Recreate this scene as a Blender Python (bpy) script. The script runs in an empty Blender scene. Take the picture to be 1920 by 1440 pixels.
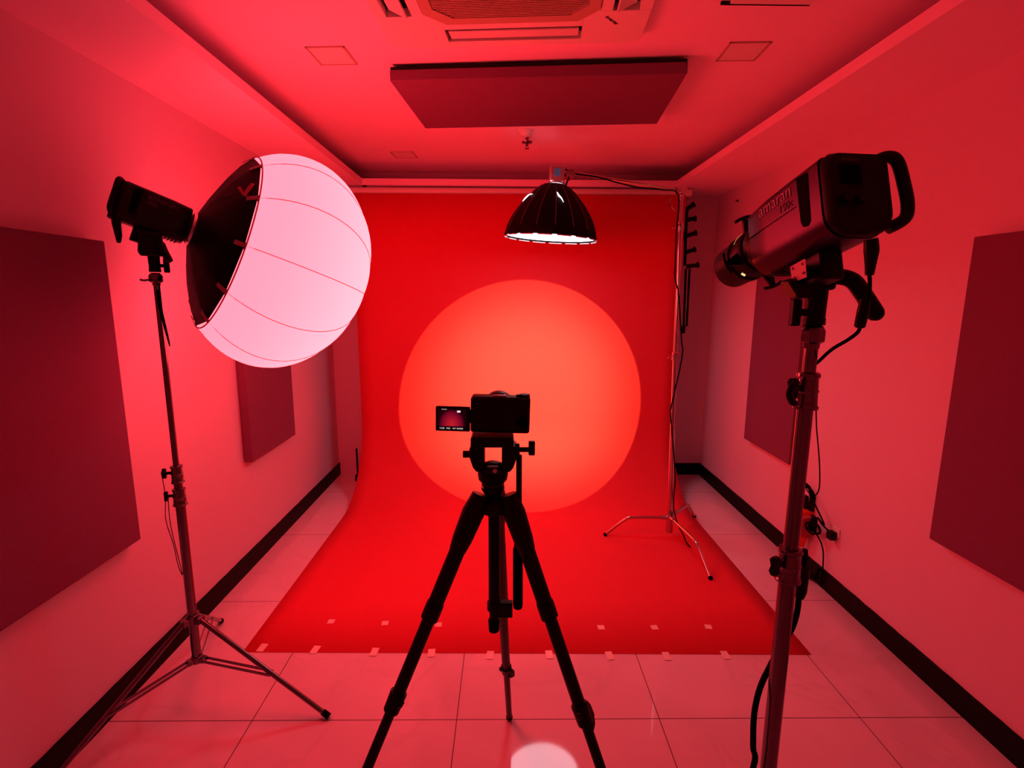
import bpy, math, random
from mathutils import Vector, Matrix
random.seed(7)
S = bpy.context.scene
C = S.collection
R = math.radians
V = Vector

# ------------------------------------------------------------------ camera, world, exposure
FPX, PITCH, YAW, ROLL, CAMH = 963.6, R(9.573), R(.684), R(.28), 1.64
cd = bpy.data.cameras.new('camera'); cam = bpy.data.objects.new('camera', cd); C.objects.link(cam)
cd.sensor_fit = 'HORIZONTAL'; cd.sensor_width = 36.0; cd.lens = 36.0 * FPX / 1920.0
cd.clip_start = .02; cd.clip_end = 60
cam.matrix_world = (Matrix.Translation((0, 0, CAMH)) @ Matrix.Rotation(-YAW, 4, 'Z')
                    @ Matrix.Rotation(math.pi/2 - PITCH, 4, 'X') @ Matrix.Rotation(ROLL, 4, 'Z'))
S.camera = cam
w = bpy.data.worlds.new('world'); S.world = w; w.use_nodes = True
w.node_tree.nodes['Background'].inputs[0].default_value = (.02, .02, .02, 1)
w.node_tree.nodes['Background'].inputs[1].default_value = .2
S.view_settings.view_transform = 'Standard'; S.view_settings.look = 'None'
S.view_settings.exposure = 0.0; S.view_settings.gamma = 1.0
S.view_settings.use_curve_mapping = False
LANTERN_REAR, LANTERN_FRONT = (5.6, .36, .50), (19.0, .58, .71)       # radiance of the red lantern fabric
DOME = (5.4, 5.3, 6.0)          # radiance of the white dome diffuser
SPOT_COL = (1.0, .78, .26); SPOT_W = 420.0; SPOT_CORE = 1280.0

def ray(px, py):
    xr = (px-960)/FPX; yr = (py-720)/FPX
    xx = xr*math.cos(ROLL)+yr*math.sin(ROLL); yy = -xr*math.sin(ROLL)+yr*math.cos(ROLL)
    u = -yy; y = math.cos(PITCH)+u*math.sin(PITCH); z = -math.sin(PITCH)+u*math.cos(PITCH)
    return V((xx*math.cos(YAW)+y*math.sin(YAW), -xx*math.sin(YAW)+y*math.cos(YAW), z))
def at(px, py, X=None, Y=None, Z=None):
    d = ray(px, py)
    t = Y/d.y if Y is not None else (X/d.x if X is not None else (Z-CAMH)/d.z)
    return V((0, 0, CAMH)) + d*t

# ------------------------------------------------------------------ materials
MATS = {}
def mat(name, col, rough=.6, metal=0., spec=.5, bump=None, vary=None, emit=None, coat=0.):
    m = bpy.data.materials.new(name); m.use_nodes = True; nt = m.node_tree
    b = nt.nodes['Principled BSDF']
    b.inputs['Base Color'].default_value = (*col, 1); b.inputs['Roughness'].default_value = rough
    b.inputs['Metallic'].default_value = metal; b.inputs['Specular IOR Level'].default_value = spec
    b.inputs['Coat Weight'].default_value = coat
    tc = None
    if bump or vary:
        tc = nt.nodes.new('ShaderNodeTexCoord')
    if vary:
        n = nt.nodes.new('ShaderNodeTexNoise'); n.inputs['Scale'].default_value = vary[0]; n.inputs['Detail'].default_value = 6
        nt.links.new(tc.outputs['Object'], n.inputs['Vector'])
        r = nt.nodes.new('ShaderNodeMixRGB'); r.inputs[1].default_value = (*[c*(1-vary[1]) for c in col], 1)
        r.inputs[2].default_value = (*[min(1, c*(1+vary[1])) for c in col], 1)
        nt.links.new(n.outputs['Fac'], r.inputs[0]); nt.links.new(r.outputs[0], b.inputs['Base Color'])
    if bump:
        n = nt.nodes.new('ShaderNodeTexNoise'); n.inputs['Scale'].default_value = bump[0]; n.inputs['Detail'].default_value = 5
        nt.links.new(tc.outputs['Object'], n.inputs['Vector'])
        bp = nt.nodes.new('ShaderNodeBump'); bp.inputs['Strength'].default_value = bump[1]; bp.inputs['Distance'].default_value = .01
        nt.links.new(n.outputs['Fac'], bp.inputs['Height']); nt.links.new(bp.outputs[0], b.inputs['Normal'])
    if emit:
        mx = max(emit); b.inputs['Emission Color'].default_value = (*[c/mx for c in emit], 1)
        b.inputs['Emission Strength'].default_value = mx
    MATS[name] = m
    return m
wallm = mat('wall_paint', (.65, .50, .62), .55, vary=(1.2, .02), bump=(60, .05))
ceilm = mat('ceiling_paint', (.86, .66, .82), .6, vary=(1.0, .02))
blackb = mat('black_skirting', (.0015, .0012, .0015), .5, spec=.1, vary=(20, .4), bump=(30, .2))
paperm = mat('red_paper', (.66, .025, .046), .75, spec=.25, vary=(3, .03), bump=(9, .04))
panelm = mat('panel_fabric', (.20, .07, .14), .95, spec=.1, vary=(140, .12), bump=(500, .4))
blackp = mat('black_plastic', (.0022, .002, .0024), .42, spec=.16, vary=(30, .15))
blackr = mat('black_rubber', (.0015, .0015, .0015), .8, spec=.06, vary=(30, .15))
blackf = mat('black_fabric', (.0015, .001, .002), .5, spec=.08, bump=(220, .3), vary=(12, .3))
chrome = mat('chrome', (.55, .53, .54), .16, 1., vary=(8, .05))
steel = mat('dark_steel', (.17, .14, .17), .2, 1., vary=(8, .08))
alum = mat('anodised_housing', (.055, .025, .055), .36, 1., bump=(400, .05), vary=(20, .04))
alumd = mat('black_housing', (.010, .007, .010), .36, .6, bump=(400, .05), vary=(20, .04))
plate = mat('pale_plate', (.55, .30, .42), .5, vary=(20, .04))
dseam = mat('dark_seam', (.16, .03, .08), .7, vary=(20, .1))
leak = mat('leak_glow', (.8, .8, .8), .5, emit=(1.6, 1.5, 1.6), vary=(20, .02))  # emission paints the lamp light leaking through the dome shell
silver = mat('silver_plate', (.62, .55, .58), .35, .9, vary=(20, .04))
whitep = mat('white_plastic', (.72, .70, .68), .45, vary=(10, .02))
beige = mat('grille_plastic', (.42, .34, .24), .55, vary=(10, .05))
darkhole = mat('dark_recess', (.004, .003, .003), .8, spec=.1, vary=(10, .1))
tapem = mat('masking_tape', (.78, .62, .60), .6, vary=(60, .06))
tapeg = mat('glossy_tape', (.85, .80, .78), .12, vary=(60, .04))
orangem = mat('orange_plastic', (.85, .09, .02), .4, vary=(20, .05))
letterm = mat('grey_lettering', (.42, .30, .40), .5, vary=(40, .05))
letterd = mat('dim_lettering', (.11, .04, .09), .5, vary=(40, .05))
logom = mat('red_logo_print', (.42, .05, .08), .6, vary=(40, .05))
pinkt = mat('pink_webbing', (.42, .22, .26), .7, bump=(400, .3), vary=(40, .1))
seamm = mat('seam_piping', (.50, .10, .16), .7, vary=(40, .1))
glowm = mat('warm_slit_glow', (.7, .55, .3), .25, .8, emit=(1.2, .75, .3), vary=(10, .05))  # emission paints the warm glow of the spotlight's slit and gap
lcdbl = mat('head_display', (.02, .02, .05), .2, emit=(.030, .028, .06), vary=(20, .2))
glass = mat('lens_glass', (.02, .02, .03), .05, vary=(5, .1), coat=1)
globem = mat('lantern_fabric', (.8, .7, .72), .8, emit=(1, 1, 1), bump=(18, .15))
def globe_emission():                       # the lamp throws forward: the fabric glows harder towards the far pole
    nt = globem.node_tree; N = nt.nodes.new; L = nt.links.new; b = nt.nodes['Principled BSDF']
    tc = N('ShaderNodeTexCoord'); sp = N('ShaderNodeSeparateXYZ'); L(tc.outputs['Object'], sp.inputs[0])
    mr = N('ShaderNodeMapRange'); mr.interpolation_type = 'SMOOTHSTEP'; mr.inputs['From Min'].default_value = .24; mr.inputs['From Max'].default_value = .74
    L(sp.outputs[1], mr.inputs['Value']); vm = N('ShaderNodeMix'); vm.data_type = 'RGBA'; vm.clamp_result = False
    L(mr.outputs['Result'], vm.inputs['Factor']); vm.inputs['A'].default_value = (*[c/10 for c in LANTERN_REAR], 1); vm.inputs['B'].default_value = (*[c/10 for c in LANTERN_FRONT], 1)
    L(vm.outputs['Result'], b.inputs['Emission Color']); b.inputs['Emission Strength'].default_value = 10
globe_emission()
domem = mat('dome_diffuser', (.85, .85, .85), .8, emit=DOME, bump=(60, .1))
spotlens = mat('spot_lens', (.9, .9, .85), .2, emit=(30, 18, 5), vary=(10, .02))
uitext = mat('screen_text', (.9, .9, .9), .5, emit=(.75, .75, .72), vary=(40, .02))

def floor_mat():
    m = bpy.data.materials.new('floor_tiles'); m.use_nodes = True; nt = m.node_tree; N = nt.nodes.new; L = nt.links.new
    b = nt.nodes['Principled BSDF']; g = N('ShaderNodeNewGeometry'); sp = N('ShaderNodeSeparateXYZ'); L(g.outputs['Position'], sp.inputs[0])
    def line(sock, off):
        a = N('ShaderNodeMath'); a.operation = 'ADD'; a.inputs[1].default_value = -off + 8.0; L(sock, a.inputs[0])
        d = N('ShaderNodeMath'); d.operation = 'DIVIDE'; d.inputs[1].default_value = .8; L(a.outputs[0], d.inputs[0])
        p = N('ShaderNodeMath'); p.operation = 'PINGPONG'; p.inputs[1].default_value = .5; L(d.outputs[0], p.inputs[0])
        c = N('ShaderNodeMath'); c.operation = 'LESS_THAN'; c.inputs[1].default_value = .0024; L(p.outputs[0], c.inputs[0]); return c.outputs[0]
    mx = N('ShaderNodeMath'); mx.operation = 'MAXIMUM'; L(line(sp.outputs[0], -.99), mx.inputs[0]); L(line(sp.outputs[1], 1.777), mx.inputs[1])
    n = N('ShaderNodeTexNoise'); n.inputs['Scale'].default_value = 1.6; n.inputs['Detail'].default_value = 8; n.inputs['Distortion'].default_value = 1.2
    L(g.outputs['Position'], n.inputs['Vector'])
    cr = N('ShaderNodeValToRGB'); cr.color_ramp.elements[0].position = .3; cr.color_ramp.elements[0].color = (.64, .52, .60, 1)
    cr.color_ramp.elements[1].position = .7; cr.color_ramp.elements[1].color = (.74, .61, .70, 1); L(n.outputs['Fac'], cr.inputs[0])
    n2 = N('ShaderNodeTexNoise'); n2.inputs['Scale'].default_value = .9; n2.inputs['Detail'].default_value = 5; n2.inputs['Distortion'].default_value = 1.6
    L(g.outputs['Position'], n2.inputs['Vector'])
    vr = N('ShaderNodeValToRGB'); el = vr.color_ramp.elements; el[0].position = .485; el[0].color = (0, 0, 0, 1); el[1].position = .515; el[1].color = (0, 0, 0, 1); k = el.new(.5); k.color = (.2, .2, .2, 1)
    L(n2.outputs['Fac'], vr.inputs[0]); vm = N('ShaderNodeMixRGB'); L(vr.outputs[0], vm.inputs[0]); L(cr.outputs[0], vm.inputs[1]); vm.inputs[2].default_value = (.46, .38, .42, 1)
    mi = N('ShaderNodeMixRGB'); L(mx.outputs[0], mi.inputs[0]); L(vm.outputs[0], mi.inputs[1]); mi.inputs[2].default_value = (.08, .05, .05, 1)
    L(mi.outputs[0], b.inputs['Base Color'])
    ro = N('ShaderNodeMath'); ro.operation = 'MULTIPLY_ADD'; L(mx.outputs[0], ro.inputs[0]); ro.inputs[1].default_value = .6; ro.inputs[2].default_value = .045
    L(ro.outputs[0], b.inputs['Roughness']); b.inputs['IOR'].default_value = 1.55
    return m
floorm = floor_mat()

def screen_mat():
    m = bpy.data.materials.new('live_view'); m.use_nodes = True; nt = m.node_tree; N = nt.nodes.new; L = nt.links.new
    b = nt.nodes['Principled BSDF']; b.inputs['Base Color'].default_value = (.01, .01, .01, 1); b.inputs['Roughness'].default_value = .3
    tc = N('ShaderNodeTexCoord'); mp = N('ShaderNodeMapping'); mp.inputs['Location'].default_value = (-.5, -.5, -.12)
    mp.inputs['Scale'].default_value = (1, 1, 1)
    L(tc.outputs['Generated'], mp.inputs[0])
    sc = N('ShaderNodeMapping'); sc.inputs['Scale'].default_value = (2.25, 0, 1.2); L(mp.outputs[0], sc.inputs[0])
    gr = N('ShaderNodeTexGradient'); gr.gradient_type = 'SPHERICAL'; L(sc.outputs[0], gr.inputs[0])
    cr = N('ShaderNodeValToRGB'); e = cr.color_ramp.elements; e[0].position = .0; e[0].color = (.004, .0, .001, 1)
    e[1].position = 1; e[1].color = (.55, .012, .02, 1); k = e.new(.12); k.color = (.10, .0, .012, 1); k = e.new(.5); k.color = (.30, .004, .02, 1)
    L(gr.outputs['Fac'], cr.inputs[0]); L(cr.outputs[0], b.inputs['Emission Color']); b.inputs['Emission Strength'].default_value = 1.0
    return m
livem = screen_mat()

# ------------------------------------------------------------------ mesh builder
def basis(d):
    d = d.normalized(); a = V((0, 0, 1)) if abs(d.z) < .9 else V((1, 0, 0))
    x = d.cross(a).normalized(); return x, d.cross(x).normalized()
class MB:
    def __init__(s, M=None): s.v = []; s.f = []; s.M = M
    def add(s, vs, fs):
        o = len(s.v); s.v += [(s.M @ V(p)) if s.M else V(p) for p in vs]; s.f += [tuple(i+o for i in f) for f in fs]; return s
    def box(s, lo, hi, rot=None, c=None):
        x0, y0, z0 = lo; x1, y1, z1 = hi
        vs = [V(p) for p in ((x0,y0,z0),(x1,y0,z0),(x1,y1,z0),(x0,y1,z0),(x0,y0,z1),(x1,y0,z1),(x1,y1,z1),(x0,y1,z1))]
        if rot is not None:
            c = V(c) if c is not None else (V(lo)+V(hi))/2; vs = [c + rot @ (p-c) for p in vs]
        return s.add(vs, [(0,3,2,1),(4,5,6,7),(0,1,5,4),(1,2,6,5),(2,3,7,6),(3,0,4,7)])
    def rings(s, rs, closed=False, cap=True):
        n = len(rs[0]); vs = [p for r in rs for p in r]; fs = []
        for i in range(len(rs)-1):
            for j in range(n):
                k = (j+1) % n; fs.append((i*n+j, i*n+k, (i+1)*n+k, (i+1)*n+j))
        if cap: fs.append(tuple(range(n-1, -1, -1))); fs.append(tuple((len(rs)-1)*n+j for j in range(n)))
        return s.add(vs, fs)
    def cyl(s, a, b, r0, r1=None, n=24, cap=True):
        r1 = r0 if r1 is None else r1; a = V(a); b = V(b); x, y = basis(b-a)
        return s.rings([[c + (x*math.cos(t)+y*math.sin(t))*r for t in [2*math.pi*k/n for k in range(n)]] for c, r in ((a, r0), (b, r1))], cap=cap)
    def lathe(s, a, d, prof, n=32, cap=True):          # prof: (distance along d, radius)
        a = V(a); d = V(d).normalized(); x, y = basis(d)
        return s.rings([[a + d*h + (x*math.cos(t)+y*math.sin(t))*max(r, 1e-4) for t in [2*math.pi*k/n for k in range(n)]] for h, r in prof], cap=cap)
    def tube(s, pts, r, n=12, smooth=0):
        pts = [V(p) for p in pts]
        if smooth:
            q = []
            for i in range(len(pts)-1):
                p0 = pts[max(i-1, 0)]; p1 = pts[i]; p2 = pts[i+1]; p3 = pts[min(i+2, len(pts)-1)]
                for k in range(smooth):
                    t = k/smooth
                    q.append(.5*((2*p1)+(p2-p0)*t+(2*p0-5*p1+4*p2-p3)*t*t+(3*p1-p0-3*p2+p3)*t**3))
            q.append(pts[-1]); pts = q
        if isinstance(r, (list, tuple)) and len(r) != len(pts):
            rr0 = list(r); m_ = len(pts)-1; r = []
            for i in range(m_+1):
                q_ = i/m_*(len(rr0)-1); k_ = min(int(q_), len(rr0)-2); r.append(rr0[k_]+(rr0[k_+1]-rr0[k_])*(q_-k_))
        rs = []; x = None
        for i, p in enumerate(pts):
            d = (pts[min(i+1, len(pts)-1)]-pts[max(i-1, 0)]).normalized()
            if x is None: x, y = basis(d)
            else: x = (x - d*x.dot(d)).normalized(); y = d.cross(x)
            rr = r[i] if isinstance(r, (list, tuple)) else r
            rs.append([p + (x*math.cos(t)+y*math.sin(t))*rr for t in [2*math.pi*k/n for k in range(n)]])
        return s.rings(rs)
    def ball(s, c, r, n=20, sc=(1, 1, 1)):
        c = V(c); rs = []
        for i in range(1, n//2):
            t = math.pi*i/(n//2)
            rs.append([c+V((r*sc[0]*math.sin(t)*math.cos(a), r*sc[1]*math.sin(t)*math.sin(a), r*sc[2]*math.cos(t))) for a in [2*math.pi*k/n for k in range(n)]])
        return s.rings(rs)
    def prism(s, outline, o, ex, ey, ez, h):           # 2D outline in the plane ex, ey, extruded along ez
        o, ex, ey, ez = V(o), V(ex), V(ey), V(ez); n = len(outline)
        vs = [o+ex*a+ey*b for a, b in outline]+[o+ex*a+ey*b+ez*h for a, b in outline]
        return s.add(vs, [tuple(range(n-1, -1, -1)), tuple(range(n, 2*n))]+[(i, (i+1) % n, n+(i+1) % n, n+i) for i in range(n)])
    def build(s, name, m, parent=None, local=False, bevel=0, seg=2, angle=38, flip=False):
        me = bpy.data.meshes.new(name)
        W = Matrix.Identity(4)
        if parent is not None and not local:
            p = parent
            while p is not None: W = p.matrix_basis @ W; p = p.parent
            W = W.inverted()
        me.from_pydata([W @ p for p in s.v], [], s.f); me.materials.append(m)
        import bmesh
        bm = bmesh.new(); bm.from_mesh(me); bmesh.ops.recalc_face_normals(bm, faces=bm.faces); bm.to_mesh(me); bm.free()
        for p in me.polygons: p.use_smooth = True
        me.set_sharp_from_angle(angle=R(angle)); me.update()
        ob = bpy.data.objects.new(name, me); C.objects.link(ob)
        if parent is not None: ob.parent = parent
        if bevel:
            b = ob.modifiers.new('bevel', 'BEVEL'); b.width = bevel; b.segments = seg; b.limit_method = 'ANGLE'; b.angle_limit = R(40)
        return ob
def tag(o, label, cat, group=None):
    o['label'] = label; o['category'] = cat
    if group: o['group'] = group
    return o
def thing(name, label, cat, loc=(0, 0, 0), M=None, group=None):
    o = bpy.data.objects.new(name, None); C.objects.link(o); o.empty_display_size = .05
    if M is not None:
        o.matrix_basis = M
    else: o.matrix_basis = Matrix.Translation(loc)
    return tag(o, label, cat, group)
def structure(ob): ob['kind'] = 'structure'; return ob
def part(ob, label): ob['label'] = label; return ob
def text(s, size, M, m, parent, name='lettering', depth=.0006, align='CENTER', local=False):
    cu = bpy.data.curves.new(name, 'FONT'); cu.body = s; cu.size = size; cu.extrude = depth; cu.align_x = align; cu.align_y = 'CENTER'; cu.resolution_u = 4
    t = bpy.data.objects.new(name, cu); C.objects.link(t)
    dg = bpy.context.evaluated_depsgraph_get(); me = bpy.data.meshes.new_from_object(t.evaluated_get(dg))
    bpy.data.objects.remove(t); me.materials.clear(); me.materials.append(m)
    W = Matrix.Identity(4)
    if not local:
        p = parent
        while p is not None: W = p.matrix_basis @ W; p = p.parent
    me.transform(W.inverted() @ M)
    o = bpy.data.objects.new(name, me); C.objects.link(o); o.parent = parent; return o
def frame(o, x, y, z):
    M = Matrix.Identity(4)
    for i, a in enumerate((x, y, z)):
        a = V(a).normalized()
        for k in range(3): M[k][i] = a[k]
    M.translation = V(o); return M

# ------------------------------------------------------------------ the room
XL, XR, YB, YF = -1.557, 1.831, 4.63, -1.5
ZS, ZT, ZC = 2.509, 2.557, 2.68
IL, IR, IB, IF = -1.137, 1.348, 4.266, -1.1
structure(MB().box((XL-.1, YF-.1, -.1), (XR+.1, YB+.1, 0)).build('floor', floorm))
structure(MB().box((XL-.1, YF, 0), (XL, YB, 2.75)).build('wall_left', wallm))
structure(MB().box((XR, YF, 0), (XR+.1, YB, 2.75)).build('wall_right', wallm))
structure(MB().box((XL-.1, YB, 0), (XR+.1, YB+.1, 2.75)).build('wall_back', wallm))
structure(MB().box((XL-.1, YF-.1, 0), (XR+.1, YF, 2.75)).build('wall_front', wallm))
structure(MB().box((XL-.1, YF-.1, ZC), (XR+.1, YB+.1, 2.75)).build('ceiling', ceilm))
def ring_boxes(m, x0, x1, y0, y1, X0, X1, Y0, Y1, z0, z1):
    m.box((X0, Y0, z0), (x0, Y1, z1)); m.box((x1, Y0, z0), (X1, Y1, z1))
    m.box((x0, Y0, z0), (x1, y0, z1)); m.box((x0, y1, z0), (x1, Y1, z1)); return m
structure(ring_boxes(MB(), IL, IR, IF, IB, XL, XR, YF, YB, ZS, ZT).build('trim_1', ceilm))
def skirting(name, lo, hi, axis, face):
    n = 160; L0, L1 = lo[axis], hi[axis]; ol = [(L0, lo[2])] + [(L1, lo[2])]
    ol += [(L1+(L0-L1)*i/n, hi[2]+(random.uniform(-.0022, .0012) if i % 2 else random.uniform(-.0008, .0006))) for i in range(n+1)]
    ex, ez = ((0, 1, 0), (1, 0, 0)) if axis == 1 else ((1, 0, 0), (0, 1, 0)); o = (lo[0], 0, 0) if axis == 1 else (0, lo[1], 0)
    return structure(MB().prism(ol, o, ex, (0, 0, 1), ez, (hi[0]-lo[0]) if axis == 1 else (hi[1]-lo[1])).build(name, blackb))
skirting('baseboard_left', (XL, YF, 0), (XL+.011, YB, .11), 1, 1)
skirting('baseboard_right', (XR-.011, YF, 0), (XR, YB, .11), 1, -1)
skirting('baseboard_back', (.4, YB-.011, 0), (XR-.011, YB, .11), 0, -1)

# ------------------------------------------------------------------ red paper backdrop
XP0, XP1, YP = -1.225, 1.43, 4.27
bd = thing('paper_backdrop', 'seamless red paper backdrop sweeping from the back wall onto the floor', 'backdrop', (.1, 3.2, 0))
prof = [(2.155, .0015), (2.6, .0015), (3.2, .0015), (3.62, .0015)]
rad = .62; cyy = YP-rad
for k in range(1, 19):
    t = math.pi/2*k/18; prof.append((cyy+rad*math.sin(t), .0015+rad*(1-math.cos(t))))
prof += [(YP, 1.0), (YP, 1.5), (YP, 2.0), (YP, 2.447)]
vs = []; nx = 24
for i, (y, z) in enumerate(prof):
    k = max(0, 1-z/.8)                          # the paper lies a touch wider where the camera sees its loose edge
    for j in range(nx+1):
        f = j/nx; x = (XP0+(XP1-XP0)*f)
        yy = y - .03*(f-.5) if i == 0 else y
        vs.append((x, yy + (.0025*math.sin(7*f+z*3) if z > .3 else 0), z))
fs = [(i*(nx+1)+j, i*(nx+1)+j+1, (i+1)*(nx+1)+j+1, (i+1)*(nx+1)+j) for i in range(len(prof)-1) for j in range(nx)]
pm = MB().add(vs, fs); pp = pm.build('paper_sheet', paperm, bd)
so = pp.modifiers.new('solid', 'SOLIDIFY'); so.thickness = .0006; so.offset = 0
MB().cyl((XP0-.05, YP+.028, 2.47), (XP1+.05, YP+.028, 2.47), .028).build('core_tube', whitep, bd)
for x in (XP0+.1, XP1-.1):                      # hangers holding the core tube up to the soffit
    MB().box((x-.012, YP+.014, 2.47), (x+.012, YP+.042, ZS)).build('hanger', blackp, bd)

front = [(492, 1215), (591, 1219), (702, 1223), (809, 1225), (919, 1229), (1030, 1228), (1143, 1230), (1250, 1231), (1360, 1229)]
rear = [(621, 1166), (722, 1169), (822, 1172), (1127, 1177), (1227, 1177), (1328, 1176)]
words = ['leftmost', 'second from the left', 'third from the left', 'fourth from the left', 'fifth from the left', 'fourth from the right', 'third from the right', 'second from the right', 'rightmost']
words[5] = 'fourth from the right'; 
def quad(c, w_, d_, a, z): 
    ca, sa = math.cos(a), math.sin(a); m = MB(); vs = []
    for zz in (z, z+.0006):
        for x, y in ((-w_, -d_), (w_, -d_), (w_, d_), (-w_, d_)): vs.append((c.x+x*ca-y*sa, c.y+x*sa+y*ca, zz))
    return m.add(vs, [(0,3,2,1),(4,5,6,7),(0,1,5,4),(1,2,6,5),(2,3,7,6),(3,0,4,7)])
for i, (px, py) in enumerate(front):
    c = at(px, py, Z=0)
    gl = i == 5
    o = quad(c, .0165, .027, random.uniform(-.12, .12), .0024).build('floor_tape', tapeg if gl else tapem)
    o.location.z = 0
    lab = ('shiny white tape strip on the paper front edge behind the right tripod leg' if gl else
           'pale tape strip on the paper front edge, %s of that row' % words[i])
    tag(o, lab, 'tape', 'tape strips along the front edge of the red paper')
rw = ['leftmost', 'second from the left', 'third from the left', 'third from the right', 'second from the right', 'rightmost']
for i, (px, py) in enumerate(rear):
    o = quad(at(px, py, Z=0), .0165, .0165, random.uniform(-.2, .2), .0024).build('floor_tape', tapem)
    tag(o, 'small pale tape square inside the red paper, %s of the inner row' % rw[i], 'tape', 'tape squares of the inner row')
bf = thing('backdrop_weight', 'small black rubber foot poking out behind the lower left paper edge', 'weight', at(668, 898, Y=4.45))
p = at(667, 897, Y=4.45); bf.matrix_basis = Matrix.Translation((p.x, p.y, 0))
MB().cyl((p.x+.02, p.y, 0), (p.x+.02, p.y, .055), .028, .022).build('foot', blackr, bf, bevel=.004)
MB().cyl((p.x+.02, p.y, .05), (p.x+.02, p.y, .30), .008).build('post', blackp, bf)

# ------------------------------------------------------------------ acoustic panels
def acoustic(lo, hi, label, rot=None, group='fabric acoustic panels on the side walls', name='acoustic_panel'):
    o = MB().box(lo, hi, rot=rot).build(name, panelm, bevel=.004); return tag(o, label, 'acoustic panel', group)
acoustic((XL+.004, 1.40, .65), (XL+.055, 2.00, 1.84), 'large dark fabric acoustic panel on the left wall nearest the camera')
acoustic((XL+.004, 2.95, .665), (XL+.055, 3.58, 1.85), 'dark fabric acoustic panel low on the far left wall below the lantern')
acoustic((XR-.054, 1.40, .65), (XR-.004, 2.00, 1.875), 'dark fabric acoustic panel on the right wall nearest the camera')
acoustic((XR-.054, 3.08, .61), (XR-.004, 3.70, 1.84), 'dark fabric acoustic panel on the far right wall behind the spotlight stand')
acoustic((-.504, 2.475, 2.604), (.817, 3.140, 2.652), 'wide fabric acoustic panel hung flat just under the ceiling', rot=Matrix.Rotation(R(-5), 3, 'Z'), group='ceiling acoustic panel')
o = bpy.data.objects['acoustic_panel.004']
MB().box((-.501, 2.478, 2.6525), (.814, 3.137, 2.664), rot=Matrix.Rotation(R(-5), 3, 'Z')).build('gap_shade_board', blackp, o)  # black board added to draw the dark shade line above the panel
for x in (-.2, .5):
    for y in (2.62, 2.95):
        MB().cyl((x, y, 2.66), (x, y, ZC), .006, n=10).build('standoff', blackp, o)

# ------------------------------------------------------------------ ceiling cassette air conditioner
acM = Matrix.Translation((-.005, 1.785, ZC)) @ Matrix.Rotation(R(-4.4), 4, 'Z') @ Matrix.Scale(1.05, 4)
ac = thing('air_conditioner', 'white four-way cassette air conditioner set into the ceiling with slatted grille', 'air conditioner', M=acM)
def lc(parent, name, m, mb, **k): return mb.build(name, m, parent, local=True, **k)
h = .475; d0 = -.032
m = MB()
# frame plate: four sides with slots left open, four corner pieces
def slab(m, x0, y0, x1, y1, z0=d0, z1=-.001): m.box((x0, y0, z0), (x1, y1, z1))
so_, si_, sl_ = .435, .345, .25               # slot outer, inner, half length
octo = []
g, gc = .305, .235
for a, b in ((-g, -gc), (-gc, -g), (gc, -g), (g, -gc), (g, gc), (gc, g), (-gc, g), (-g, gc)): octo.append((a, b))
for sx in (-1, 1):
    for sy in (-1, 1):
        pts = [(sl_, h), (h-.03, h), (h, h-.03), (h, sl_), (g, sl_-.0), (g, gc), (gc, g), (sl_, g)]
        pts = [(a*sx, b*sy) for a, b in pts]
        m.prism(pts, (0, 0, d0), (1, 0, 0), (0, 1, 0), (0, 0, 1), -d0-.001)
for k in range(4):
    r4 = Matrix.Rotation(math.pi/2*k, 4, 'Z'); mm = MB(r4)
    mm.box((-sl_, so_, d0), (sl_, h, -.001)); mm.box((-sl_, g, d0), (sl_, si_, -.001)); m.v += []; o0 = len(m.v); m.v += mm.v; m.f += [tuple(i+o0 for i in f) for f in mm.f]
lc(ac, 'face_plate', whitep, m, bevel=.0015)
m = MB()
for k in range(4):
    mm = MB(Matrix.Rotation(math.pi/2*k, 4, 'Z')); mm.box((-sl_, si_, -.004), (sl_, so_, -.001)); o0 = len(m.v); m.v += mm.v; m.f += [tuple(i+o0 for i in f) for f in mm.f]
lc(ac, 'slot_recess', darkhole, m)
for k in range(4):
    rot = Matrix.Rotation(math.pi/2*k, 4, 'Z')
    tilt = {0: 8, 1: 26, 2: 26, 3: 26}[k]
    MM = rot @ Matrix.Translation((0, (si_+so_)/2, -.026)) @ Matrix.Rotation(R(tilt), 4, 'X')
    mm = MB(MM); mm.box((-sl_+.012, -.036, -.004), (sl_-.012, .036, .003)); lc(ac, 'louvre_flap', whitep, mm, bevel=.002)
lc(ac, 'grille_frame', whitep, MB().prism([(a*.995, b*.995) for a, b in octo], (0, 0, -.024), (1, 0, 0), (0, 1, 0), (0, 0, 1), .02))
m = MB()
inn = .262
for i in range(52):
    y = -inn + 2*inn*(i+.5)/52
    cut = max(0, abs(y)-.195); m.box((-inn+cut, y-.0026, -.034), (inn-cut, y+.0026, -.024))
lc(ac, 'grille_slats', beige, m)
m = MB()                                       # the rim round the slats
for i in range(8):
    a = V((*octo[i], 0)); b = V((*octo[(i+1) % 8], 0)); ai, bi = a*.87, b*.87
    m.add([(a.x*.99, a.y*.99, -.036), (b.x*.99, b.y*.99, -.036), (bi.x, bi.y, -.034), (ai.x, ai.y, -.034), (a.x*.99, a.y*.99, -.024), (b.x*.99, b.y*.99, -.024), (bi.x, bi.y, -.024), (ai.x, ai.y, -.024)],
          [(0,1,2,3), (7,6,5,4), (0,4,5,1), (1,5,6,2), (2,6,7,3), (3,7,4,0)])
lc(ac, 'grille_rim', beige, m)
text('inverter', .022, Matrix.Translation((.35, .31, d0-.0008)) @ Matrix.Rotation(R(50), 4, 'Z') @ Matrix.Rotation(math.pi, 4, 'X'), darkhole, ac, 'logo_print', local=True)

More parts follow.
